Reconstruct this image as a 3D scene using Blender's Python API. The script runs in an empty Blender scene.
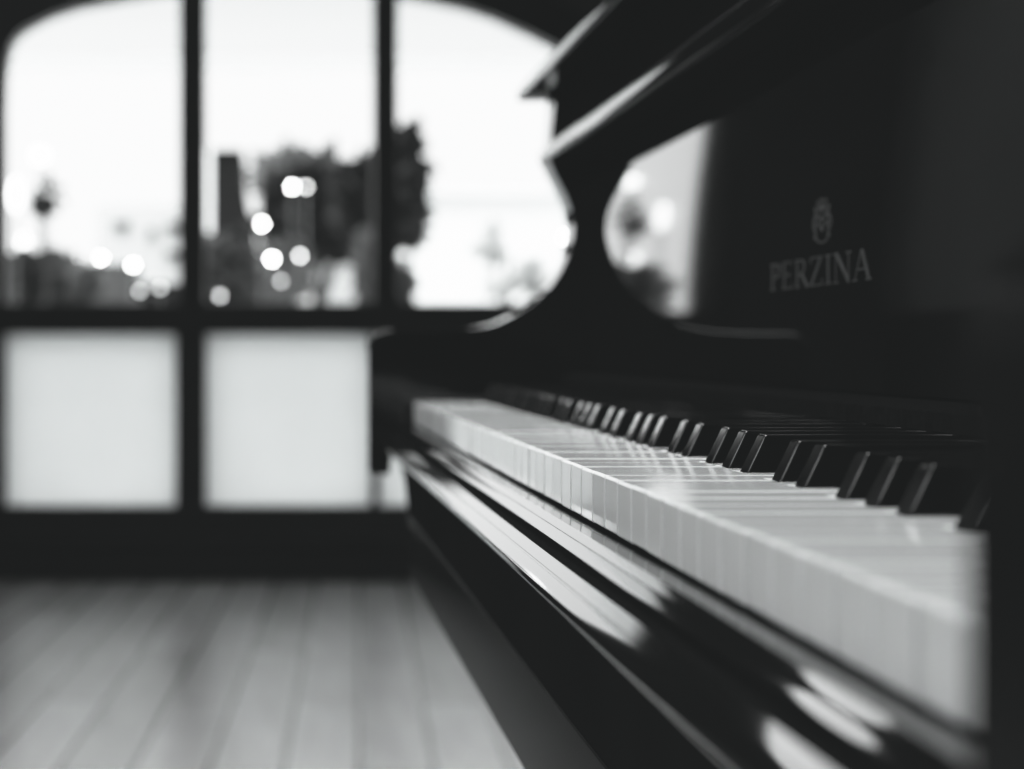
import bpy, bmesh, math, random
from mathutils import Vector, Matrix
random.seed(7)
S = bpy.context.scene
C = S.collection
F = 2250.0            # focal length in pixels of the 1024 wide frame
VX, VY = 276.4, 348.1 # where lines along the keyboard converge
CH = 0.755            # camera height above the floor

# ------------------------------------------------------------------ helpers
def at(px, py, Y):
    """point at distance Y along the room for a pixel read off the photograph"""
    return ((px - VX) * Y / F, Y, (VY - py) * Y / F + CH)

def link(name, bm, mat, parent=None, smooth=None, bevel=None, seg=3):
    me = bpy.data.meshes.new(name)
    bmesh.ops.recalc_face_normals(bm, faces=bm.faces)
    bm.to_mesh(me); bm.free()
    o = bpy.data.objects.new(name, me)
    C.objects.link(o)
    if mat: me.materials.append(mat)
    if smooth is not None:
        for p in me.polygons: p.use_smooth = True
        me.set_sharp_from_angle(angle=math.radians(smooth))
    if bevel:
        b = o.modifiers.new('bevel', 'BEVEL')
        b.width = bevel; b.segments = seg; b.limit_method = 'ANGLE'; b.angle_limit = math.radians(35)
        b.use_clamp_overlap = True
        if smooth is None:
            for p in me.polygons: p.use_smooth = True
        b.harden_normals = True
    if parent: o.parent = parent
    return o

def empty(name, loc, label=None, cat=None, group=None):
    o = bpy.data.objects.new(name, None); C.objects.link(o)
    o.location = loc; o.empty_display_size = .05
    tag(o, label, cat, group)
    return o

def tag(o, label=None, cat=None, group=None, kind=None):
    if label: o['label'] = label
    if cat: o['category'] = cat
    if group: o['group'] = group
    if kind: o['kind'] = kind
    return o

def box(bm, x0, x1, y0, y1, z0, z1):
    v = [bm.verts.new(p) for p in ((x0,y0,z0),(x1,y0,z0),(x1,y1,z0),(x0,y1,z0),(x0,y0,z1),(x1,y0,z1),(x1,y1,z1),(x0,y1,z1))]
    for f in ((0,1,2,3),(4,5,6,7),(0,1,5,4),(1,2,6,5),(2,3,7,6),(3,0,4,7)):
        bm.faces.new([v[i] for i in f])

def prism_y(bm, pts, y0, y1, H=True):
    """closed profile of (x, height relative to the lens) swept along the keyboard"""
    dz = CH if H else 0
    a = [bm.verts.new((x, y0, h + dz)) for x, h in pts]
    b = [bm.verts.new((x, y1, h + dz)) for x, h in pts]
    n = len(pts)
    for i in range(n):
        j = (i + 1) % n
        bm.faces.new((a[i], a[j], b[j], b[i]))
    bm.faces.new(a); bm.faces.new(b)

def prism_z(bm, pts, z0, z1):
    a = [bm.verts.new((x, y, z0)) for x, y in pts]
    b = [bm.verts.new((x, y, z1)) for x, y in pts]
    n = len(pts)
    for i in range(n):
        j = (i + 1) % n
        bm.faces.new((a[i], a[j], b[j], b[i]))
    bm.faces.new(a); bm.faces.new(b)

def rnd(pts, radii, n=5):
    """round the corners of a closed polygon"""
    out = []
    N = len(pts)
    for i, p in enumerate(pts):
        r = radii.get(i, 0) if isinstance(radii, dict) else radii
        if r <= 0: out.append(p); continue
        P = Vector(p); A = Vector(pts[i-1]) - P; B = Vector(pts[(i+1) % N]) - P
        t = min(r, A.length * .49, B.length * .49)
        a = P + A.normalized() * t; b = P + B.normalized() * t
        for k in range(n + 1):
            u = k / n
            q = a * (1-u)**2 + P * 2*u*(1-u) + b * u*u
            out.append((q.x, q.y))
    return out

def catmull(pts, n=6):
    out = []
    P = [Vector(p) for p in pts]
    for i in range(len(P) - 1):
        p0 = P[max(i-1, 0)]; p1 = P[i]; p2 = P[i+1]; p3 = P[min(i+2, len(P)-1)]
        for k in range(n):
            t = k / n
            q = .5 * ((2*p1) + (p2-p0)*t + (2*p0-5*p1+4*p2-p3)*t*t + (3*p1-p0-3*p2+p3)*t**3)
            out.append((q.x, q.y))
    out.append(tuple(P[-1]))
    return out

def uv_ball(bm, c, r, seg=14, rings=10, sc=(1,1,1)):
    m = Matrix.Translation(c) @ Matrix.Diagonal((sc[0], sc[1], sc[2], 1))
    bmesh.ops.create_uvsphere(bm, u_segments=seg, v_segments=rings, radius=r, matrix=m)

def tube(bm, pts, radii, seg=10):
    rings = []
    for i, p in enumerate(pts):
        p = Vector(p)
        d = (Vector(pts[min(i+1, len(pts)-1)]) - Vector(pts[max(i-1, 0)])).normalized()
        up = Vector((0,0,1)) if abs(d.z) < .9 else Vector((1,0,0))
        s = d.cross(up).normalized(); t = s.cross(d)
        rings.append([bm.verts.new(p + (s*math.cos(a) + t*math.sin(a)) * radii[i]) for a in (2*math.pi*k/seg for k in range(seg))])
    for a, b in zip(rings, rings[1:]):
        for k in range(seg):
            bm.faces.new((a[k], a[(k+1) % seg], b[(k+1) % seg], b[k]))
    bm.faces.new(rings[0]); bm.faces.new(rings[-1])

# ---------------------------------------------------------------- materials
def g(v): return (v*.985, v, v*1.0, 1)

def mat(name, v, rough=.5, spec=.5, coat=0, noise=0, nscale=20, stretch=(1,1,1), bump=0, v2=None, metallic=0):
    m = bpy.data.materials.new(name); m.use_nodes = True
    nt = m.node_tree; b = nt.nodes['Principled BSDF']
    b.inputs['Base Color'].default_value = g(v)
    b.inputs['Roughness'].default_value = rough
    b.inputs['Specular IOR Level'].default_value = spec
    b.inputs['Coat Weight'].default_value = coat
    b.inputs['Coat Roughness'].default_value = .02
    b.inputs['Metallic'].default_value = metallic
    if noise or bump or v2 is not None:
        tc = nt.nodes.new('ShaderNodeTexCoord'); mp = nt.nodes.new('ShaderNodeMapping')
        mp.inputs['Scale'].default_value = stretch
        nz = nt.nodes.new('ShaderNodeTexNoise'); nz.inputs['Scale'].default_value = nscale; nz.inputs['Detail'].default_value = 4
        nt.links.new(tc.outputs['Object'], mp.inputs['Vector']); nt.links.new(mp.outputs[0], nz.inputs['Vector'])
        if noise or v2 is not None:
            r = nt.nodes.new('ShaderNodeValToRGB')
            lo = v*(1-noise) if v2 is None else v; hi = v*(1+noise) if v2 is None else v2
            r.color_ramp.elements[0].position = .3; r.color_ramp.elements[1].position = .7
            r.color_ramp.elements[0].color = g(lo); r.color_ramp.elements[1].color = g(hi)
            nt.links.new(nz.outputs[0], r.inputs[0]); nt.links.new(r.outputs[0], b.inputs['Base Color'])
        if bump:
            bp = nt.nodes.new('ShaderNodeBump'); bp.inputs['Strength'].default_value = bump; bp.inputs['Distance'].default_value = .01
            nt.links.new(nz.outputs[0], bp.inputs['Height']); nt.links.new(bp.outputs[0], b.inputs['Normal'])
    return m

def emis(name, s):
    m = bpy.data.materials.new(name); m.use_nodes = True
    nt = m.node_tree; b = nt.nodes['Principled BSDF']
    b.inputs['Base Color'].default_value = g(.8)
    b.inputs['Emission Color'].default_value = g(1)
    b.inputs['Emission Strength'].default_value = s
    return m

M = {}
M['lacquer']  = mat('black_lacquer', .0012, rough=.03, spec=.5, noise=.3, nscale=9)
M['lacquer2'] = mat('black_lacquer_worn', .0035, rough=.10, spec=.5, noise=.4, nscale=6)
M['satin']    = mat('black_satin', .0015, rough=.5, spec=0, noise=.3, nscale=14)
M['fascia']   = mat('black_lacquer_fascia', .0045, rough=.3, spec=0, noise=.3, nscale=9)
M['railblack'] = mat('black_lacquer_rail', .0040, rough=.18, spec=.0016, noise=.3, nscale=9)
M['armblack'] = mat('black_arm_lacquer', .0012, rough=.2, spec=.010, noise=.3, nscale=9)
M['felt']     = mat('black_felt', .0030, rough=.95, spec=.0, noise=.4, nscale=300)
M['ivory']    = mat('white_key_plastic', .78, rough=.07, spec=.5, noise=.03, nscale=8)
M['ebony']    = mat('black_key_plastic', .0012, rough=.09, spec=.5, noise=.3, nscale=30)
M['inlay']    = mat('inlaid_lettering', .023, rough=.45, spec=.3, noise=.35, nscale=160)
M['brass']    = mat('pedal_brass', .45, rough=.25, metallic=1, noise=.1)
M['frame']    = mat('dark_window_wood', .006, rough=.45, spec=.15, noise=.4, nscale=6, stretch=(1,1,.2))
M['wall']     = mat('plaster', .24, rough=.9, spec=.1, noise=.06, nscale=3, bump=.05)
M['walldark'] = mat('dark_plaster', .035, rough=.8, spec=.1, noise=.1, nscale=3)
M['ceil']     = mat('ceiling_paint', .30, rough=.95, spec=.1, noise=.04, nscale=2)
M['dado']     = mat('dark_dado_wood', .006, rough=.4, spec=.15, noise=.3, nscale=5)
M['bark']     = mat('bark', .03, rough=.9, noise=.4, nscale=10)
M['leafdark'] = mat('dark_leaves', .006, rough=.9, spec=.03, v2=.022, nscale=4)
M['leafgrey'] = mat('grey_leaves', .022, rough=.9, spec=.05, v2=.06, nscale=4)
M['leafpale'] = mat('pale_leaves', .35, rough=.8, spec=.1, v2=.5, nscale=4)
M['leafmid']  = mat('mid_leaves', .05, rough=.8, spec=.05, v2=.12, nscale=4)
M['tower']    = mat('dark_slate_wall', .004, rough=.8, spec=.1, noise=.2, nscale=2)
M['white']    = mat('white_render_wall', .50, rough=.9, spec=.1, noise=.03, nscale=2)
M['limewash'] = mat('limewashed_wall', .82, rough=.9, spec=.1, noise=.03, nscale=2)
M['pale']     = mat('pale_render_wall', .45, rough=.9, spec=.1, noise=.2, nscale=1.2)
M['grey']     = mat('grey_render_wall', .055, rough=.9, spec=.1, noise=.15, nscale=2)
M['hole']     = mat('dark_opening', .01, rough=.7)
M['paving']   = mat('terrace_paving', .30, rough=.9, noise=.15, nscale=3)
M['metal']    = mat('grey_post_metal', .10, rough=.5, noise=.1)
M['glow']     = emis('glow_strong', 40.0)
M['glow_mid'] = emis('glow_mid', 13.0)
M['glow_col6'] = emis('glare_spot_glow', 4.5)
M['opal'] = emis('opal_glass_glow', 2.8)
M['glow_col'] = emis('glass_edge_glow', .75)
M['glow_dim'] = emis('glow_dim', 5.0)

def wood_floor():
    m = bpy.data.materials.new('pale_floor_planks'); m.use_nodes = True
    nt = m.node_tree; N = nt.nodes; L = nt.links; b = N['Principled BSDF']
    tc = N.new('ShaderNodeTexCoord'); mp = N.new('ShaderNodeMapping')
    mp.inputs['Rotation'].default_value = (0, 0, math.radians(90 + 2.1))
    br = N.new('ShaderNodeTexBrick')
    br.inputs['Scale'].default_value = 1.0
    br.inputs['Brick Width'].default_value = 1.6; br.inputs['Row Height'].default_value = .135
    br.inputs['Mortar Size'].default_value = .006; br.inputs['Mortar Smooth'].default_value = .5
    br.inputs['Color1'].default_value = g(.52); br.inputs['Color2'].default_value = g(.70); br.inputs['Mortar'].default_value = g(.12)
    nz = N.new('ShaderNodeTexNoise'); nz.inputs['Scale'].default_value = 3; nz.inputs['Detail'].default_value = 6
    m2 = N.new('ShaderNodeMapping'); m2.inputs['Scale'].default_value = (8, .8, 1)
    mx = N.new('ShaderNodeMix'); mx.data_type = 'RGBA'; mx.blend_type = 'MULTIPLY'; mx.inputs['Factor'].default_value = .5
    L.new(tc.outputs['Object'], mp.inputs['Vector']); L.new(mp.outputs[0], br.inputs['Vector'])
    L.new(tc.outputs['Object'], m2.inputs['Vector']); L.new(m2.outputs[0], nz.inputs['Vector'])
    L.new(br.outputs['Color'], mx.inputs['A']); L.new(nz.outputs['Color'], mx.inputs['B'])
    bw = N.new('ShaderNodeRGBToBW'); L.new(mx.outputs['Result'], bw.inputs[0]); L.new(bw.outputs[0], b.inputs['Base Color'])
    b.inputs['Roughness'].default_value = .27; b.inputs['Specular IOR Level'].default_value = .8
    return m
M['floor'] = wood_floor()

def frosted():
    m = bpy.data.materials.new('frosted_glass'); m.use_nodes = True
    nt = m.node_tree; N = nt.nodes; L = nt.links
    out = N['Material Output']; N.remove(N['Principled BSDF'])
    t = N.new('ShaderNodeBsdfTranslucent'); d = N.new('ShaderNodeBsdfDiffuse'); mx = N.new('ShaderNodeMixShader')
    nz = N.new('ShaderNodeTexNoise'); nz.inputs['Scale'].default_value = 2.5
    r = N.new('ShaderNodeValToRGB'); r.color_ramp.elements[0].color = g(.74); r.color_ramp.elements[1].color = g(.84)
    L.new(nz.outputs[0], r.inputs[0]); L.new(r.outputs[0], t.inputs['Color'])
    d.inputs['Color'].default_value = g(.5); mx.inputs[0].default_value = .12
    L.new(t.outputs[0], mx.inputs[1]); L.new(d.outputs[0], mx.inputs[2]); L.new(mx.outputs[0], out.inputs[0])
    return m
M['frosted'] = frosted()

def clear():
    m = bpy.data.materials.new('clear_glass'); m.use_nodes = True
    nt = m.node_tree; N = nt.nodes; L = nt.links
    out = N['Material Output']; N.remove(N['Principled BSDF'])
    t = N.new('ShaderNodeBsdfTransparent'); d = N.new('ShaderNodeBsdfGlossy'); mx = N.new('ShaderNodeMixShader')
    d.inputs['Roughness'].default_value = .02; mx.inputs[0].default_value = .05
    nz = N.new('ShaderNodeTexNoise'); nz.inputs['Scale'].default_value = 1.0
    r = N.new('ShaderNodeValToRGB'); r.color_ramp.elements[0].color = g(.93); r.color_ramp.elements[1].color = g(.97)
    L.new(nz.outputs[0], r.inputs[0]); L.new(r.outputs[0], t.inputs['Color'])
    L.new(t.outputs[0], mx.inputs[1]); L.new(d.outputs[0], mx.inputs[2]); L.new(mx.outputs[0], out.inputs[0])
    return m
M['glass'] = clear()

def canvas(lo, hi):
    m = bpy.data.materials.new('awning_canvas'); m.use_nodes = True
    nt = m.node_tree; N = nt.nodes; L = nt.links
    out = N['Material Output']; N.remove(N['Principled BSDF'])
    t = N.new('ShaderNodeBsdfTranslucent'); d = N.new('ShaderNodeBsdfDiffuse'); mx = N.new('ShaderNodeMixShader')
    nz = N.new('ShaderNodeTexNoise'); nz.inputs['Scale'].default_value = 1.5
    r = N.new('ShaderNodeValToRGB'); r.color_ramp.elements[0].color = g(lo); r.color_ramp.elements[1].color = g(hi)
    L.new(nz.outputs[0], r.inputs[0]); L.new(r.outputs[0], t.inputs['Color']); L.new(r.outputs[0], d.inputs['Color'])
    mx.inputs[0].default_value = .35
    L.new(t.outputs[0], mx.inputs[1]); L.new(d.outputs[0], mx.inputs[2]); L.new(mx.outputs[0], out.inputs[0])
    return m
M['canvas'] = canvas(.36, .40)
M['valance'] = canvas(.84, .88)

# ------------------------------------------------------------------ the room
ZW = 7.3                      # far wall
XL, XR, YB, ZC = -1.5, 2.6, -2.6, 2.95
T = .22                       # wall thickness

bm = bmesh.new(); box(bm, XL-T, XR+T, YB-T, ZW+T, -.06, 0)
tag(link('floor', bm, M['floor']), kind='structure')
LW = (-1.1, .5, 1.25, 2.0)     # unseen left window, added to light the key fronts: y, z ranges
SK = (-1.35, .15, .2, 3.3)    # unseen roof light, added to brighten the key tops
# far wall with an arched opening
arch_px = [(5,330),(5,200),(5,110),(6,78),(8,59),(12,43),(20,33),(35,24),(51,16),(78,7),(117,0),(190,-12),(275,-17),(360,-12),(429,0),(465,8),(495,18),(530,34),(550,44),(572,57),(589,76),(599,100),(602,130),(602,200),(602,330)]
arch = [(at(x, y, ZW)[0], at(x, y, ZW)[2]) for x, y in arch_px]
XA0, XA1 = arch[0][0], arch[-1][0]
ZS = at(0, 506, ZW)[2]        # bottom of the lower panes
FW = .13                      # width of the frame around the opening
def offset_out(pts, d):
    out = []
    for i, p in enumerate(pts):
        a = Vector(pts[max(i-1, 0)]); b = Vector(pts[min(i+1, len(pts)-1)])
        t = (b - a).normalized(); n = Vector((-t.y, t.x))
        out.append((p[0] + n.x*d, p[1] + n.y*d))
    return out
def wall_opening(o_pts, z0, y0, y1, x0, x1, zt):
    """wall around an opening: outline o_pts runs from lower left over the top to lower right"""
    bm = bmesh.new()
    def quad_prism(q):
        a = [bm.verts.new((x, y0, z)) for x, z in q]; b = [bm.verts.new((x, y1, z)) for x, z in q]
        for i in range(4):
            j = (i+1) % 4; bm.faces.new((a[i], a[j], b[j], b[i]))
        bm.faces.new(a); bm.faces.new(b)
    box(bm, x0, x1, y0, y1, 0, z0)
    lx, rx = o_pts[0][0], o_pts[-1][0]
    box(bm, x0, lx, y0, y1, z0, zt); box(bm, rx, x1, y0, y1, z0, zt)
    for p, q in zip(o_pts, o_pts[1:]):
        if abs(p[0]-q[0]) < 1e-4: continue
        quad_prism([p, q, (q[0], zt), (p[0], zt)])
    return bm
fo = offset_out(arch, FW)
fo[0] = (fo[0][0], ZS-.10); fo[-1] = (fo[-1][0], ZS-.10)
for i in range(1, len(fo)):   # keep x increasing along the outer outline
    if fo[i][0] < fo[i-1][0]: fo[i] = (fo[i-1][0], fo[i][1])
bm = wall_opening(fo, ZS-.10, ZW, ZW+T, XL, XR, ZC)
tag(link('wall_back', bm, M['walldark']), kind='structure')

# window 1: arched frame, mullions, rails, frosted lower panes, clear upper panes
y0, y1 = ZW-.03, ZW+.09
w1 = empty('window_1', (0, ZW, 0)); tag(w1, kind='structure')
w1inv = Matrix.Translation((0, -ZW, 0))
def wpart(name, bm, m, bevel=None, parent=None):
    bm.transform(w1inv if parent is None else Matrix.Translation((0, -ZW, 0)))
    return link(name, bm, m, parent or w1, bevel=bevel)
bm = bmesh.new()
inner = [(arch[0][0], ZS)] + arch[1:-1] + [(arch[-1][0], ZS)]
outer = [(fo[0][0]+.002, ZS-.098)] + [(x, z-.002) for x, z in fo[1:-1]] + [(fo[-1][0]-.002, ZS-.098)]
for i in range(len(inner)-1):
    q = [inner[i], inner[i+1], outer[i+1], outer[i]]
    a = [bm.verts.new((x, y0, z)) for x, z in q]; b = [bm.verts.new((x, y1, z)) for x, z in q]
    for k in range(4): bm.faces.new((a[k], a[(k+1)%4], b[(k+1)%4], b[k]))
    bm.faces.new(a); bm.faces.new(b)
box(bm, outer[0][0], outer[-1][0], y0, y1, ZS-.098, ZS+.0005)
wpart('arched_frame', bm, M['frame'])
def X(px): return at(px, 0, ZW)[0]
def Zz(py): return at(0, py, ZW)[2]
def arch_z(x):
    for (a, za), (b, zb) in zip(arch, arch[1:]):
        if a <= x <= b and b > a: return za + (zb-za)*(x-a)/(b-a)
    return arch[0][1]
for a, b_ in ((179, 206), (373, 398)):
    bm = bmesh.new(); box(bm, X(a), X(b_), y0+.01, y1-.01, Zz(306), min(arch_z(X(a)), arch_z(X(b_)))+.01)
    wpart('mullion', bm, M['frame'], bevel=.006)
for a, b_ in ((176, 206), (371, 379)):
    bm = bmesh.new(); box(bm, X(a), X(b_), y0+.01, y1-.01, ZS-.02, Zz(331))
    wpart('mullion', bm, M['frame'], bevel=.006)
bm = bmesh.new(); box(bm, XA0-.01, XA1+.01, y0-.005, y1-.005, Zz(334), Zz(303))
wpart('cross_rail', bm, M['frame'], bevel=.006)
for a, b_ in ((9, 178), (203, 371), (379, 600)):
    bm = bmesh.new(); box(bm, X(a)-.012, X(b_)+.012, ZW+.02, ZW+.026, ZS-.01, Zz(332)+.01)
    wpart('frosted_pane', bm, M['frosted'])
# dado board and skirting under the window, a low sill board that catches a little light
bm = bmesh.new(); box(bm, XL+.002, XR-.002, ZW-.028, ZW-.001, .002, .105)
tag(link('baseboard_back', bm, M['dado'], bevel=.006), kind='structure')
bm = bmesh.new(); box(bm, XL+.002, XR-.002, ZW-.055, ZW-.001, .112, .150)
tag(link('trim_2', bm, M['frame'], bevel=.012), kind='structure')

# left wall with an added, unseen window beside the player's end of the room
a, b_, z0, z1 = LW
bm = bmesh.new()
box(bm, XL-T, XL, YB-T, a, 0, ZC); box(bm, XL-T, XL, a, b_, 0, z0); box(bm, XL-T, XL, a, b_, z1, ZC); box(bm, XL-T, XL, b_, ZW+T, 0, ZC)
tag(link('wall_left', bm, M['wall']), kind='structure')
w = empty('window_added_side', (XL, (a+b_)/2, z0)); tag(w, kind='structure')
mv = Matrix.Translation((-XL, -(a+b_)/2, -z0))
bm = bmesh.new()
for q in ((a, a+.05, z0, z1), (b_-.05, b_, z0, z1), (a+.05, b_-.05, z0, z0+.05), (a+.05, b_-.05, z1-.05, z1)):
    box(bm, XL-.14, XL-.04, q[0], q[1], q[2], q[3])
bm.transform(mv); link('window_frame', bm, M['frame'], w, bevel=.005)
bm = bmesh.new(); box(bm, XL+.001, XL+.02, YB+.01, ZW-.06, .002, .11)
tag(link('baseboard_left', bm, M['dado'], bevel=.005), kind='structure')
bm = bmesh.new(); box(bm, XL+.001, XL+.012, YB+.01, ZW-.06, .112, .86); box(bm, XL+.001, XL+.03, YB+.01, ZW-.06, .861, .90)
tag(link('trim_1', bm, M['dado'], bevel=.003), kind='structure')  # unseen dark dado, added to keep the piano's reflections dark
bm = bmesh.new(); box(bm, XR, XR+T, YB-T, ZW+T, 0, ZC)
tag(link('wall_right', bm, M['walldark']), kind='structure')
# ceiling with an added, unseen roof light over the near half of the room
x0, x1, ya, yb = SK
bm = bmesh.new()
box(bm, XL-T, x0, YB-T, ZW+T, ZC, ZC+.12); box(bm, x1, XR+T, YB-T, ZW+T, ZC, ZC+.12)
box(bm, x0, x1, YB-T, ya, ZC, ZC+.12); box(bm, x0, x1, yb, ZW+T, ZC, ZC+.12)
tag(link('ceiling', bm, M['ceil']), kind='structure')
w = empty('window_added_roof', ((x0+x1)/2, (ya+yb)/2, ZC)); tag(w, kind='structure')
mv = Matrix.Translation((-(x0+x1)/2, -(ya+yb)/2, -ZC))
bm = bmesh.new()
for q in ((x0, x0+.05, ya, yb), (x1-.05, x1, ya, yb), (x0+.05, x1-.05, ya, ya+.05), (x0+.05, x1-.05, yb-.05, yb)):
    box(bm, q[0], q[1], q[2], q[3], ZC+.02, ZC+.10)
bm.transform(mv); link('window_frame', bm, M['frame'], w, bevel=.005)
# unseen pendant globe, added for the oval reflections on the key slip
pl = empty('added_pendant', (-.915, 6.0, ZC), 'added white glass globe lamp hanging from the ceiling before the arched window', 'lamp')
bm = bmesh.new(); uv_ball(bm, (0, 0, 2.06-ZC), .13, 32, 20); link('globe', bm, M['opal'], pl, smooth=180)
bm = bmesh.new(); tube(bm, [(0,0,-.001),(0,0,-.03)], [.055,.05], 20); link('ceiling_rose', bm, M['metal'], pl, smooth=40)
bm = bmesh.new(); tube(bm, [(0,0,-.03),(0,0,2.06-ZC+.126)], [.004,.004], 8); link('cord', bm, M['metal'], pl, smooth=40)
bm = bmesh.new(); tube(bm, [(0,0,2.06-ZC+.122),(0,0,2.06-ZC+.175)], [.045,.03], 20); link('cap', bm, M['metal'], pl, smooth=40)
# wall behind the camera
bm = bmesh.new(); box(bm, XL-T, XR+T, YB-T, YB, 0, ZC)
tag(link('wall_front', bm, M['wall']), kind='structure')

# ------------------------------------------------------------------ the piano
YE = 1.497                    # bass end of the keys (far), treble end is near the camera
W = .0235                     # white key pitch
YN = YE - 52*W
XF, HT = .0915, -.0355        # key fronts, top of the white keys relative to the lens
YI0, YI1 = .2066, 1.5587      # inner faces of the arms
YO0, YO1 = .168, 1.6037       # outer faces of the arms
XP = .2155                    # face of the fallboard
piano = empty('upright_piano', (.35, (YO0+YO1)/2, 0), 'black lacquered upright piano with open fallboard, standing on the right', 'piano')
PINV = Matrix.Translation(-Vector(piano.location))
def part(name, bm, m, parent=None, **k):
    bm.transform(PINV)
    return link(name, bm, m, parent or piano, **k)

# side panels with the sculpted arm and cheek
front = [(.0634,-.0862),(.0634,-.06),(.0634,-.03),(.0634,-.004),(.0643,.0035),(.0672,.0085),(.0735,.0118),(.0815,.0127),(.0980,.0127),(.1148,.0128),(.1359,.0141),(.1528,.0176),(.1668,.0246),(.1801,.0338),(.1899,.0429),(.1976,.0548),(.2032,.0688),(.2058,.0815),(.2046,.0948),(.1998,.1067),(.1934,.1194),(.1890,.1290)]
side = catmull(front, 4) + [(.1900,.1310),(.1906,.151),(.1934,.1770),(.258,.1770),(.258,.42),(.62,.42),(.62,-.7545),(.335,-.7545),(.335,-.1564),(.0940,-.1564),(.0952,-.125),(.0940,-.105),(.0895,-.088),(.0830,-.0700),(.0797,-.076),(.0785,-.0877),(.065,-.0877)]
for a, b_ in ((YI1, YO1), (YO0, YI0)):
    bm = bmesh.new(); prism_y(bm, side, a, b_)
    part('side_panel', bm, M['lacquer'] if a > 1 else M['armblack'], bevel=.0025, seg=3)

# fallboard standing open behind the keys, with inlaid crest and maker's name
bm = bmesh.new()
prism_y(bm, rnd([(XP,-.016),(XP,.1325),(XP+.016,.1325),(XP+.016,-.016)], {1:.002}), YI0+.003, YI1-.003)
fall = part('fallboard', bm, M['lacquer'], smooth=40)
fall.rotation_euler.z = -.0022   # hangs a touch out of square

def strokes_to_bm(bm, polys, xp, depth):
    """flat inlay shapes: (s, h) with s measured towards the treble, h relative to the lens"""
    for poly in polys:
        f = [bm.verts.new((xp-depth, y, h+CH)) for y, h in poly]
        k = [bm.verts.new((xp+.0005, y, h+CH)) for y, h in poly]
        n = len(poly)
        for i in range(n): bm.faces.new((f[i], f[(i+1)%n], k[(i+1)%n], k[i]))
        bm.faces.new(f)
def bar2(x0, y0, x1, y1, w):
    d = Vector((x1-x0, y1-y0)); n = Vector((-d.y, d.x)).normalized()*w/2
    return [(x0+n.x, y0+n.y), (x1+n.x, y1+n.y), (x1-n.x, y1-n.y), (x0-n.x, y0-n.y)]
def arc2(cx, cy, rx, ry, a0, a1, w, n=9):
    out = []
    for k in range(n):
        t0 = math.radians(a0+(a1-a0)*k/n); t1 = math.radians(a0+(a1-a0)*(k+1)/n)
        out.append([(cx+rx*math.cos(t0), cy+ry*math.sin(t0)), (cx+rx*math.cos(t1), cy+ry*math.sin(t1)),
                    (cx+(rx-w)*math.cos(t1), cy+(ry-w*.6)*math.sin(t1)), (cx+(rx-w)*math.cos(t0), cy+(ry-w*.6)*math.sin(t0))])
    return out
def serif(x, y, w=.30): return bar2(x-w/2, y, x+w/2, y, .05)
TK, TN = .11, .05
GL = {
 'P': ([bar2(.2,0,.2,1,TK), serif(.2,.025,.36), serif(.12,.975,.2), bar2(.2,.975,.42,.975,TN), bar2(.2,.47,.42,.47,TN)] + arc2(.42,.72,.28,.28,90,-90,TK), .78),
 'E': ([bar2(.2,0,.2,1,TK), bar2(.06,.975,.68,.975,TN), bar2(.06,.025,.72,.025,TN), bar2(.2,.52,.55,.52,TN), bar2(.66,.98,.66,.80,TN), bar2(.70,.02,.70,.22,TN), bar2(.55,.42,.55,.62,TN)], .84),
 'R': ([bar2(.2,0,.2,1,TK), serif(.2,.025,.36), serif(.12,.975,.2), bar2(.2,.975,.42,.975,TN), bar2(.2,.48,.42,.48,TN), bar2(.42,.5,.80,0,TK), serif(.82,.025,.2)] + arc2(.42,.73,.27,.27,90,-90,TK), .92),
 'Z': ([bar2(.08,.975,.78,.975,TN), bar2(.06,.025,.80,.025,TN), bar2(.72,.98,.12,.02,TK), bar2(.10,.98,.10,.78,TN), bar2(.78,.02,.78,.24,TN)], .92),
 'I': ([bar2(.2,0,.2,1,TK), serif(.2,.025,.36), serif(.2,.975,.36)], .46),
 'N': ([bar2(.16,0,.16,1,TN), bar2(.14,1,.84,0,TK), bar2(.84,0,.84,1,TN), serif(.16,.025,.3), serif(.10,.975,.2), serif(.84,.975,.3)], 1.04),
 'A': ([bar2(.46,1,.12,0,TN), bar2(.46,1,.82,0,TK), bar2(.24,.36,.68,.36,TN), serif(.12,.025,.28), serif(.82,.025,.30)], .96),
}
word = 'PERZINA'
total = sum(GL[c][1] for c in word)
HL, y_start, y_end = .0116, .9825, .813
sy = (y_start - y_end) / total
bm = bmesh.new(); cur = 0
for c in word:
    polys, adv = GL[c]
    tr = []
    for poly in polys: tr.append([(y_start - (cur + px)*sy, .0249 + py*HL) for px, py in poly])
    strokes_to_bm(bm, tr, XP, .00025)
    cur += adv
let = part('lettering', bm, M['inlay'], fall); let['label'] = 'inlaid capital letters'
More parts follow.
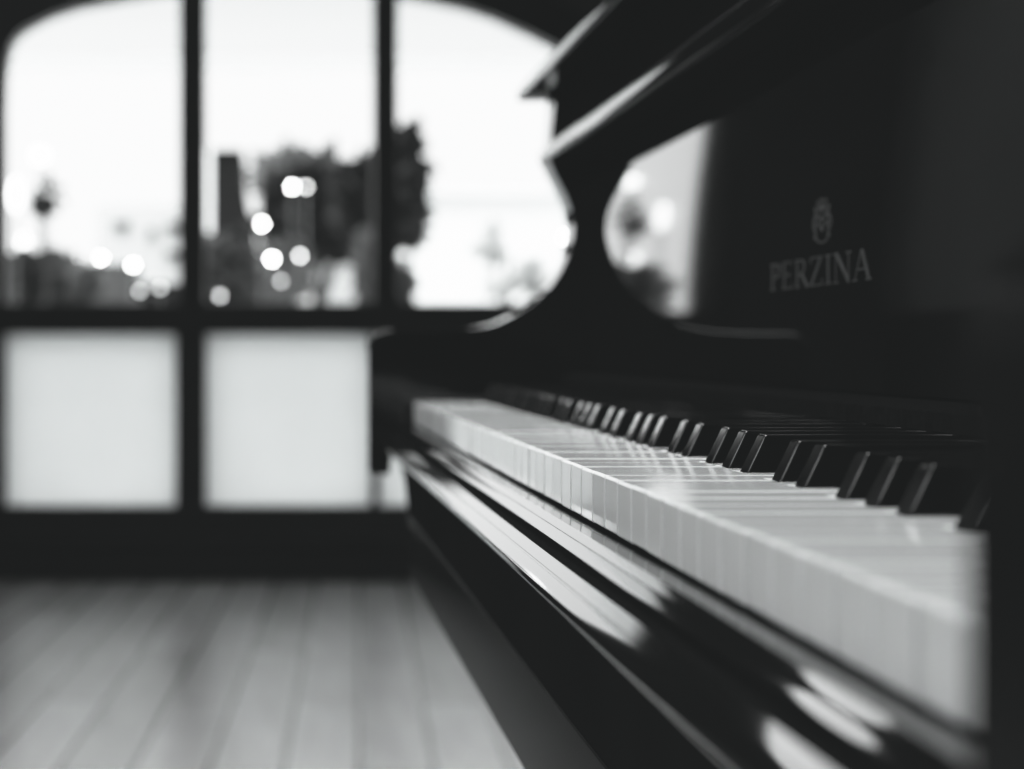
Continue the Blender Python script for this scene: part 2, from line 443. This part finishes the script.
# crest: crown over a shield held by two rampant supporters, with a scroll below
cy, hh = .888, .0186
def cr(polys): return [[(cy - u*.0165, .0500 + v*.0094) for u, v in p] for p in polys]
cp = []
cp += [bar2(-.42,.62,.42,.62,.10)] + [bar2(-.4,.64,-.52,.92,.08), bar2(-.2,.64,-.24,.98,.08), bar2(0,.64,0,1.02,.10), bar2(.2,.64,.24,.98,.08), bar2(.4,.64,.52,.92,.08)]
cp += [bar2(-.3,.52,.3,.52,.07), bar2(-.3,.52,-.3,-.1,.09), bar2(.3,.52,.3,-.1,.09), bar2(-.3,-.1,0,-.42,.09), bar2(.3,-.1,0,-.42,.09), bar2(0,.45,0,-.32,.08), bar2(-.25,.12,.25,.12,.08)]
for s_ in (-1, 1):
    cp += [bar2(s_*.62,-.55,s_*.72,.1,.16), bar2(s_*.72,.1,s_*.58,.5,.18), bar2(s_*.58,.5,s_*.78,.62,.14), bar2(s_*.7,.15,s_*.38,.3,.09), bar2(s_*.7,-.05,s_*.4,-.12,.09),
           bar2(s_*.72,-.4,s_*.95,-.1,.07), bar2(s_*.95,-.1,s_*.88,.2,.07), bar2(s_*.5,-.6,s_*.85,-.62,.12)]
cp += arc2(0,-.42,.8,.5,200,340,.13,10)
bm = bmesh.new(); strokes_to_bm(bm, cr(cp), XP, .00025)
crs = part('crest', bm, M['inlay'], fall); crs['label'] = 'small inlaid coat of arms above the lettering'

# felted rail below the fallboard
bm = bmesh.new(); prism_y(bm, rnd([(XP-.020,-.0247),(XP-.020,-.0185),(XP-.006,-.0172),(XP+.04,-.0172),(XP+.04,-.0247)], {1:.001}), YI0+.001, YI1-.001)
part('name_rail', bm, M['felt'], smooth=40)
# rounded rail at the top of the fallboard, the rail above it and the thin shelf
nose = rnd([(.1872,.1300),(.1872,.1425),(.262,.1425),(.262,.1335),(.2150,.1335),(.2060,.1300)], {0:.004,1:.006}, 7)
bm = bmesh.new(); prism_y(bm, nose, YO0-.004, YO1+.004)
fr = part('fallboard_rail', bm, M['lacquer'], smooth=50)
fr.data.materials.append(M['satin'])
for p in fr.data.polygons:
    if p.normal.z < -.2 and p.center.x + piano.location.x > .192: p.material_index = 1
bm = bmesh.new(); prism_y(bm, rnd([(.1906,.1427),(.1910,.152),(.1934,.1779),(.262,.1779),(.262,.1427)], {1:.004}), YO0-.001, YO1+.001)
part('upper_rail', bm, M['satin'], smooth=40)
bm = bmesh.new(); prism_y(bm, rnd([(.1735,.1782),(.1735,.1880),(.275,.1880),(.275,.1782)], {0:.0025,1:.0035}, 5), YO0-.022, YO1+.022)
part('music_shelf', bm, M['lacquer'], smooth=50)
bm = bmesh.new(); prism_y(bm, [(.270,.1882),(.270,.4195),(.288,.4195),(.288,.1882)], YI0+.001, YI1-.001)
part('front_panel', bm, M['lacquer'], bevel=.002)
bm = bmesh.new(); prism_y(bm, rnd([(.235,.4205),(.235,.440),(.635,.440),(.635,.4205)], .004), YO0-.015, YO1+.015)
part('top_lid', bm, M['lacquer'], smooth=50)
bm = bmesh.new(); prism_y(bm, [(.590,-.74),(.590,.418),(.615,.418),(.615,-.74)], YI0+.001, YI1-.001)
part('back_panel', bm, M['satin'], bevel=.002)
# key slip: flat top, two rolled mouldings with fine grooves
slip = [(.0908,-.0514),(.0847,-.0512),(.0845,-.0514)]
slip += [(.0830,-.05315),(.0831,-.0535),(.0828,-.0538),(.0823,-.0535),(.0807,-.0551),(.0803,-.0556),(.0805,-.0559)]
slip += [(.0850,-.0562),(.0850,-.0586),(.0778,-.0588)]
slip += [(.0754,-.0612),(.0756,-.0617),(.0753,-.0620),(.0748,-.0618),(.0721,-.0645),(.0716,-.0652),(.0714,-.0660),(.0716,-.0668)]
slip += [(.0850,-.0640),(.0908,-.0640)]
bm = bmesh.new(); prism_y(bm, slip, YI0+.001, YI1-.001)
ks = part('key_slip', bm, M['lacquer'], smooth=28)
ks.data.materials.append(M['felt'])       # the recess between the two mouldings is dull
for p in ks.data.polygons:
    q = p.center + piano.location
    if q.x > .0804 and -.0590 < q.z - CH < -.0556: p.material_index = 1
bm = bmesh.new(); prism_y(bm, [(.0990,-.0702),(.0990,-.1560),(.588,-.1560),(.588,-.0702)], YI0+.001, YI1-.001)
part('key_bed', bm, M['lacquer2'], bevel=.002)
bm = bmesh.new(); prism_y(bm, rnd([(.0856,-.0655),(.0912,-.1156),(.0985,-.1156),(.0985,-.0655)], {1:.0012}), YI0+.001, YI1-.001)
part('key_bed_fascia', bm, M['fascia'], smooth=40)
bm = bmesh.new(); prism_y(bm, rnd([(.0914,-.1163),(.0914,-.1562),(.0985,-.1562),(.0985,-.1163)], {0:.0008,1:.0015}), YI0+.001, YI1-.001)
part('key_bed_rail', bm, M['railblack'], smooth=40)
for a, b_ in ((YE+.0015, YI1-.001), (YI0+.001, YN-.0015)):
    bm = bmesh.new(); prism_y(bm, rnd([(XF+.001,-.0697),(XF+.001,-.0385),(XP-.006,-.0385),(XP-.006,-.0697)], {1:.004}), a, b_)
    part('key_block', bm, M['lacquer2'], bevel=.002)
bm = bmesh.new(); prism_y(bm, [(.0935,-.0697),(.0935,-.0585),(.588,-.0585),(.588,-.0697)], YN+.001, YE-.001)
part('key_frame', bm, M['felt'])
# lower case
bm = bmesh.new(); prism_y(bm, [(.345,-.660),(.345,-.1565),(.365,-.1565),(.365,-.660)], YI0+.001, YI1-.001)
part('lower_panel', bm, M['lacquer2'], bevel=.003)
bm = bmesh.new(); prism_y(bm, [(.338,-.752),(.338,-.661),(.372,-.661),(.372,-.752)], YI0+.001, YI1-.001)
part('toe_rail', bm, M['lacquer2'], bevel=.003)
for k in (-1, 0, 1):
    yc = .886 + k*.085
    bm = bmesh.new()
    tube(bm, [(.338,yc,.045),(.30,yc,.050),(.262,yc,.040),(.228,yc,.034)], [.007,.008,.013,.010], 10)
    part('pedal', bm, M['brass'], smooth=60)

# ---- keys
names = ['A','B','C','D','E','F','G']
def black_centre(i_after, nm):    # black key after white key i
    off = {'C':-.09,'D':.09,'F':-.13,'G':0,'A':.13}[nm]
    return YE - W*(i_after + 1 + off)
blacks = {}
for i in range(52):
    nm = names[i % 7]
    if nm in 'CDFGA' and i < 51: blacks[i] = black_centre(i, nm)
cache = {}
BH = .0052 + .0016               # half notch beside a black key
XN = XF + .0432 - .0012          # where the notches start
def white_mesh(i):
    far, near = YE - i*W - .00045, YE - (i+1)*W + .00045   # bass side, treble side
    c = YE - (i+.5)*W
    fa = far if (i-1) not in blacks else blacks[i-1] - BH
    ne = near if i not in blacks else blacks[i] + BH
    key = (round(fa-c, 5), round(ne-c, 5))
    if key in cache: return cache[key]
    f, n, ff, nn = far-c, near-c, fa-c, ne-c
    pts = [(0, n), (0, f)]
    if abs(ff-f) > 1e-5: pts += [(XN-XF, f), (XN-XF, ff)]
    else: pts += []
    pts += [(XP+.02-XF, ff), (XP+.02-XF, nn)]
    if abs(nn-n) > 1e-5: pts += [(XN-XF, nn), (XN-XF, n)]
    bm = bmesh.new(); prism_z(bm, pts, -.0152, 0)
    me_o = link('white_key', bm, M['ivory'], piano, bevel=.0010, seg=4)
    cache[key] = me_o
    return me_o
used = set()
PL = Vector(piano.location)
for i in range(52):
    src = white_mesh(i)
    o = src if src not in used else src.copy()
    if src in used: C.objects.link(o)
    used.add(src); o.parent = piano
    o.location = Vector((XF + random.uniform(-.00015,.00015), YE-(i+.5)*W, HT+CH + random.uniform(-.00012,.00012))) - PL
    o.rotation_euler = (0, 0, random.uniform(-.005, .005))
def black_mesh():
    bm = bmesh.new()
    L = XP + .018 - .1345
    def ring(h, x0, w): return [bm.verts.new(p) for p in ((x0,-w,h),(L,-w,h),(L,w,h),(x0,w,h))]
    r0 = ring(-.010, 0, .0054); r1 = ring(0.0, 0, .0054); r2 = ring(.0108, .0052, .0046)
    for a, b in ((r0, r1), (r1, r2)):
        for k in range(4): bm.faces.new((a[k], a[(k+1)%4], b[(k+1)%4], b[k]))
    bm.faces.new(r0); bm.faces.new(r2)
    return link('black_key', bm, M['ebony'], piano, bevel=.0008, seg=4)
bk0 = black_mesh(); first = True
for i, yc in sorted(blacks.items()):
    o = bk0 if first else bk0.copy()
    if not first: C.objects.link(o)
    first = False; o.parent = piano
    o.location = Vector((.1345, yc, HT+CH+random.uniform(-.0001,.0001))) - PL
    o.rotation_euler = (0, 0, random.uniform(-.003, .003))

# ------------------------------------------------------------------ outdoors
bm = bmesh.new(); box(bm, -14, 14, ZW+T+.005, 60, -.08, -.02)
box(bm, -14, XL-T-.005, YB-4, ZW+T+.005, -.08, -.02)
tag(link('trim_3', bm, M['paving']), kind='structure')   # terrace and street level outside

def leaves(bm, c, r, n, size):
    for _ in range(n):
        while True:
            v = Vector((random.uniform(-1,1), random.uniform(-1,1), random.uniform(-1,1)))
            if .15 < v.length < 1: break
        p = Vector(c) + Vector((v.x*r[0], v.y*r[1], v.z*r[2]))
        d = Vector((random.gauss(0,1), random.gauss(0,1), random.gauss(0,1))).normalized()
        s = d.orthogonal().normalized() * size*.45; d *= size * random.uniform(.7, 1.3)
        vs = [bm.verts.new(q) for q in (p, p+d*.5+s, p+d, p+d*.5-s)]
        bm.faces.new(vs)

def tree(name, label, cat, px_base, Y, blobs, m, trunk_r=.06, leaf=.16, group=None, dens=1.0):
    """blobs: (px, py, rx px, ry px, count)"""
    bx, by = at(px_base, 0, Y)[0], Y
    root = empty(name, (bx, by, -.02), label, cat, group)
    inv = Matrix.Translation((-bx, -by, .02))
    s = Y / F
    bm = bmesh.new(); tops = []
    for px, py, rx, ry, n in blobs:
        c = at(px, py, Y); tops.append(c)
        leaves(bm, c, (rx*s, max(rx, ry)*s*.8, ry*s), int(n*dens), leaf)
    bm.transform(inv); link('foliage', bm, m, root)
    bm = bmesh.new()
    zt = max(t[2] for t in tops)
    mid = (bx, by, min(t[2] for t in tops)*.6)
    tube(bm, [(bx, by, -.02), mid, (sum(t[0] for t in tops)/len(tops), by, zt)], [trunk_r, trunk_r*.75, trunk_r*.3], 8)
    for t in tops: tube(bm, [mid, ((mid[0]+t[0])/2, by, (mid[2]+t[2])/2+.05), t], [trunk_r*.5, trunk_r*.35, trunk_r*.15], 6)
    bm.transform(inv); link('trunk', bm, M['bark'], root, smooth=50)
    return root

tree('small_tree', 'small thin-stemmed tree alone in the left pane of the window', 'tree', 48, 9.0,
     [(42,206,9,6,90),(50,192,14,12,14),(40,206,6,4,60)], M['leafgrey'], trunk_r=.010, leaf=.05)
tree('bushy_tree', 'wide dark bushy tree filling the middle pane of the window', 'tree', 318, 16.0,
     [(300,205,24,18,420),(325,222,36,22,800),(298,228,24,18,420),(348,208,20,22,400),(357,225,20,18,400)], M['leafdark'], trunk_r=.045, leaf=.22)
tree('tall_tree', 'dark tree behind the right mullion, half in the right pane', 'tree', 388, 13.0,
     [(380,205,30,30,600),(394,218,20,18,380),(366,192,18,18,220),(404,165,16,34,60)], M['leafdark'], trunk_r=.05, leaf=.17)
tree('pale_tree', 'pale grey rounded tree top above the dark bushy tree', 'tree', 293, 22.0,
     [(294,184,24,20,260),(318,182,14,14,120)], M['leafmid'], trunk_r=.05, leaf=.3)
def bush(label, blobs, Y, m, leaf=.10, group='bushes outside the window'):
    xs_ = [b[0] for b in blobs]
    return tree('bush', label, 'bush', sum(xs_)/len(xs_), Y, blobs, m, trunk_r=.03, leaf=leaf, group=group)
bush('dark leafy bush low in the left corner of the window', [(22,284,16,16,300),(45,290,16,14,220),(30,268,14,8,60)], 9.5, M['leafgrey'])
bush('grey-green bush low in the left pane, right of the corner bush', [(58,272,18,16,200),(80,288,16,12,160)], 10.5, M['leafmid'])
bush('dark bush at the foot of the dark tower', [(228,262,20,22,380),(220,282,18,20,300),(246,272,12,20,220)], 12.0, M['leafgrey'])
bush('dark bush under the wide bushy tree', [(286,262,16,14,140),(280,285,20,14,180),(262,292,16,12,140)], 12.8, M['leafmid'])
bush('shaded bush beside the right mullion, low in the window', [(376,270,12,34,260),(400,285,9,20,60)], 11.0, M['leafgrey'])
bush('faint grey bush low in the right pane', [(492,245,12,18,36),(532,278,16,14,60),(500,284,14,10,30)], 11.5, M['leafpale'])

def block(bm, px0, px1, py0, py1, Y, depth, base=True):
    a = at(px0, py1, Y); b = at(px1, py0, Y)
    box(bm, a[0], b[0], Y, Y+depth, -.02 if base else a[2], b[2])
# dark tower with a raked right side
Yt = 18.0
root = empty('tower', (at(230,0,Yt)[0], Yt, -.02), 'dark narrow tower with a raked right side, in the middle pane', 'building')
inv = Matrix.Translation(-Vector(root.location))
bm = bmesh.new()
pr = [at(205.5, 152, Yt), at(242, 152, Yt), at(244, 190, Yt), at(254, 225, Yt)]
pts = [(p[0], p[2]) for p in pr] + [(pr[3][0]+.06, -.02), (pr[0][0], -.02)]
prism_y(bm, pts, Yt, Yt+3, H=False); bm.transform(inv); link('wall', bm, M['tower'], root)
bm = bmesh.new()
a = at(204.5, 152, Yt); b_ = at(243, 149.5, Yt); box(bm, a[0], b_[0], Yt-.05, Yt+3.05, a[2]+.002, b_[2]); bm.transform(inv); link('roof_slab', bm, M['tower'], root)
# pale annex under the trees
Yp = 24.0
root = empty('annex', (at(345,0,Yp)[0], Yp, -.02), 'pale low annex showing below the bushy tree, middle pane', 'building')
inv = Matrix.Translation(-Vector(root.location))
bm = bmesh.new(); block(bm, 318, 366, 246, 330, Yp, 3); bm.transform(inv); link('wall', bm, M['pale'], root)
bm = bmesh.new(); a = at(316,246,Yp); b_ = at(368,241,Yp); box(bm, a[0], b_[0], Yp-.2, Yp+3.2, a[2]+.005, b_[2]); bm.transform(inv); link('roof', bm, M['grey'], root)
# white pavilion with dark slots, left pane
Yq = 21.0
root = empty('pavilion', (at(150,0,Yq)[0], Yq, -.02), 'white pavilion with small dark openings, right part of the left pane', 'building')
inv = Matrix.Translation(-Vector(root.location))
bm = bmesh.new(); block(bm, 96, 186, 205, 330, Yq, 4); bm.transform(inv); wl = link('wall', bm, M['white'], root)
for q in ((113,130,222,229), (166,184,223,231), (165,182,251,258), (148,154,228,240)):
    bm = bmesh.new(); a = at(q[0], q[3], Yq); b_ = at(q[1], q[2], Yq); box(bm, a[0], b_[0], Yq-.06, Yq+.02, a[2], b_[2])
    bm.transform(inv); link('dark_opening', bm, M['hole'], root)
# grey garden wall
Yg = 11.5
bm = bmesh.new(); block(bm, 58, 138, 263, 330, Yg, .2)
o = link('garden_wall', bm, M['grey'], bevel=.02); tag(o, 'plain grey garden wall low in the left pane', 'wall')
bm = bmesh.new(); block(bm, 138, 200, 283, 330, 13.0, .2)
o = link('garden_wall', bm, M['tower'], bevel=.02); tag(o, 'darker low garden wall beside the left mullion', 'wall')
# white house across, right pane
Yh = 26.0
root = empty('house', (at(500,0,Yh)[0], Yh, -.02), 'long white house low across the right pane', 'building')
inv = Matrix.Translation(-Vector(root.location))
bm = bmesh.new(); block(bm, 418, 640, 196, 330, Yh, 4); bm.transform(inv); link('wall', bm, M['limewash'], root)
bm = bmesh.new(); a = at(416,196,Yh); b_ = at(642,192,Yh); box(bm, a[0], b_[0], Yh-.2, Yh+4.2, a[2]+.005, b_[2]); bm.transform(inv); link('roof_edge', bm, M['limewash'], root)
for q in ((484,498,232,258), (522,540,262,290)):
    bm = bmesh.new(); a = at(q[0], q[3], Yh); b_ = at(q[1], q[2], Yh); box(bm, a[0], b_[0], Yh-.05, Yh+.02, a[2], b_[2])
    bm.transform(inv); link('window', bm, M['pale'], root)
# awning across the window outside
root = empty('awning', (.1, ZW+.35, at(0,68,ZW+.9)[2]), 'pale canvas awning across the top of the window outside', 'awning')
inv = Matrix.Translation(-Vector(root.location))
bm = bmesh.new()
za = at(0, 67, ZW+.9)[2] - .02
pts = [(-1.3, ZW+T+.06, za+.30), (1.5, ZW+T+.06, za+.30), (1.5, ZW+.9, za+.06), (-1.3, ZW+.9, za+.06)]
bm.faces.new([bm.verts.new(p) for p in pts]); bm.transform(inv); link('canvas', bm, M['canvas'], root)
bm = bmesh.new(); bm.faces.new([bm.verts.new(p) for p in ((-1.3,ZW+.9,za+.06),(1.5,ZW+.9,za+.06),(1.5,ZW+.9,za),(-1.3,ZW+.9,za))])
bm.transform(inv); link('valance', bm, M['valance'], root)

# glints outdoors, each built as a small glowing ball on an added post
def globe(px, py, Y, r_px, m, label, group='round glints outside the window', post=True):
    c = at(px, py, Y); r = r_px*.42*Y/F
    root = empty('glint_ball', (c[0], Y, -.02), label, 'lamp', group)
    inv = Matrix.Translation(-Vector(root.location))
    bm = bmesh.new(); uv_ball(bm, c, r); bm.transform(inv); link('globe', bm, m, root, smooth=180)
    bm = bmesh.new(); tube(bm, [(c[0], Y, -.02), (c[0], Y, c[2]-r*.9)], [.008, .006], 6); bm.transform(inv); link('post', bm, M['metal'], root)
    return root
globe(133, 265, 10.0, 6.0, M['glow'], 'large bright glint before the white pavilion, left pane')
globe(78, 258, 11.0, 4.5, M['glow_mid'], 'glint above the garden wall, leftmost of the left pane glints')
globe(101, 258, 11.0, 5.5, M['glow'], 'bright glint above the middle of the garden wall')
globe(140, 291, 10.0, 5.0, M['glow_dim'], 'dim glint straight below the large bright glint, left pane')
globe(160, 288, 10.0, 5.0, M['glow_dim'], 'dim glint low beside the left mullion')
globe(262, 224, 11.0, 6.0, M['glow'], 'bright glint at the right side of the dark tower')
globe(272, 259, 10.5, 6.5, M['glow'], 'bright glint below the tower glint, lowest bright one of the pair')
globe(300, 256, 10.5, 5.5, M['glow_mid'], 'bright glint right of the pair, below the bushy tree')
globe(281, 281, 10.5, 5.0, M['glow_dim'], 'dim glint lowest in the middle pane centre')
globe(292, 187, 14.0, 5.5, M['glow'], 'bright glint at the top of the bushy tree, left of two')
globe(306, 187, 14.0, 5.0, M['glow_mid'], 'bright glint at the top of the bushy tree, right of two')
globe(220, 296, 10.0, 6.0, M['glow_dim'], 'dim glint low in the left corner of the middle pane')
globe(564, 237, 10.0, 5.5, M['glow'], 'bright glint at the right edge of the right pane')
def glare_spot(px, py, Y, w_px, h_px, m, label):  # glowing shapes added as the bright spots mirrored in the fallboard
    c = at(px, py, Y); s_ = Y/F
    root = empty('glare_spot', (c[0], Y, -.02), label, 'lamp', 'added white glare spots beside the thin tree')
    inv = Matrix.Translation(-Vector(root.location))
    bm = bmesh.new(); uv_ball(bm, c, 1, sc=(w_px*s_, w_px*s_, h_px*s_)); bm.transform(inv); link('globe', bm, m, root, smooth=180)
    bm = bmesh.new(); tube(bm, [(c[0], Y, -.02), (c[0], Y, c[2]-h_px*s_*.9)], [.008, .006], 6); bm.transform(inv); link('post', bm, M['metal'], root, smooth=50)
glare_spot(16, 195, 9.0, 6, 16, M['glow_col6'], 'tall added white glare spot close to the window edge, beside the thin tree')
glare_spot(24, 244, 10.6, 5, 9, M['glow_col6'], 'short added white glare spot just above the corner bush')
glare_spot(40, 156, 10.2, 8, 7, M['glow_col6'], 'high added white glare spot above the thin tree')
# reflection in the glass edge left of the tower, built as a glowing tube
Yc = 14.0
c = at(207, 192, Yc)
root = empty('glass_edge_glare', (c[0], Yc, -.02), 'tall pale glass-edge reflection between the left mullion and the tower', 'lamp')
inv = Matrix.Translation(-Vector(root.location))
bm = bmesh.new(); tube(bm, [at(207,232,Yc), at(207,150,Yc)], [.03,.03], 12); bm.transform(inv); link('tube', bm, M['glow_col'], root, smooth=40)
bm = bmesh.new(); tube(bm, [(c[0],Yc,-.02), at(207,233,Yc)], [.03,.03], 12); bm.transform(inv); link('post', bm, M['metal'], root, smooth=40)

# ------------------------------------------------------------------ sky and light
wd = bpy.data.worlds.new('sky'); S.world = wd; wd.use_nodes = True
nt = wd.node_tree; N = nt.nodes; L = nt.links
bg = N['Background']
tc = N.new('ShaderNodeTexCoord'); dt = N.new('ShaderNodeVectorMath'); dt.operation = 'DOT_PRODUCT'
dt.inputs[1].default_value = Vector((-.25, -.10, 1)).normalized()
mr = N.new('ShaderNodeMapRange'); mr.interpolation_type = 'SMOOTHSTEP'
mr.inputs['From Min'].default_value = .35; mr.inputs['From Max'].default_value = 1.0
mr.inputs['To Min'].default_value = 1.7; mr.inputs['To Max'].default_value = 11.0
L.new(tc.outputs['Generated'], dt.inputs[0]); L.new(dt.outputs['Value'], mr.inputs['Value'])
L.new(mr.outputs[0], bg.inputs['Strength']); bg.inputs['Color'].default_value = g(1.0)

# ------------------------------------------------------------------ camera
cam = bpy.data.cameras.new('camera'); co = bpy.data.objects.new('camera', cam); C.objects.link(co)
co.location = (0, 0, CH); co.rotation_euler = (math.radians(90), 0, 0)
cam.sensor_fit = 'HORIZONTAL'; cam.sensor_width = 36; cam.lens = F/1024*36
cam.shift_x = (512-VX)/1024; cam.shift_y = -(384.5-VY)/1024
cam.clip_start = .005; cam.clip_end = 200
cam.dof.use_dof = True; cam.dof.focus_distance = .66; cam.dof.aperture_fstop = 12.8
S.camera = co

S.view_settings.view_transform = 'Standard'; S.view_settings.look = 'None'
S.view_settings.exposure = 0; S.view_settings.gamma = 1
S.view_settings.use_curve_mapping = True
cm = S.view_settings.curve_mapping
cm.use_clip = True; cm.clip_max_x = 4; cm.clip_max_y = 1; cm.extend = 'HORIZONTAL'
for k, lift in enumerate((.0110, .0118, .0118)):
    c = cm.curves[k]
    c.points[0].location = (0, lift); c.points[1].location = (4, .995)
    for p in ((.3, .305), (.62, .61), (1.0, .83), (1.5, .95), (2.4, .99)): c.points.new(*p)
cm.update()
cy_ = S.cycles
cy_.use_denoising = True
cy_.max_bounces = 10; cy_.diffuse_bounces = 5; cy_.glossy_bounces = 6; cy_.transparent_max_bounces = 12
cy_.sample_clamp_indirect = 6
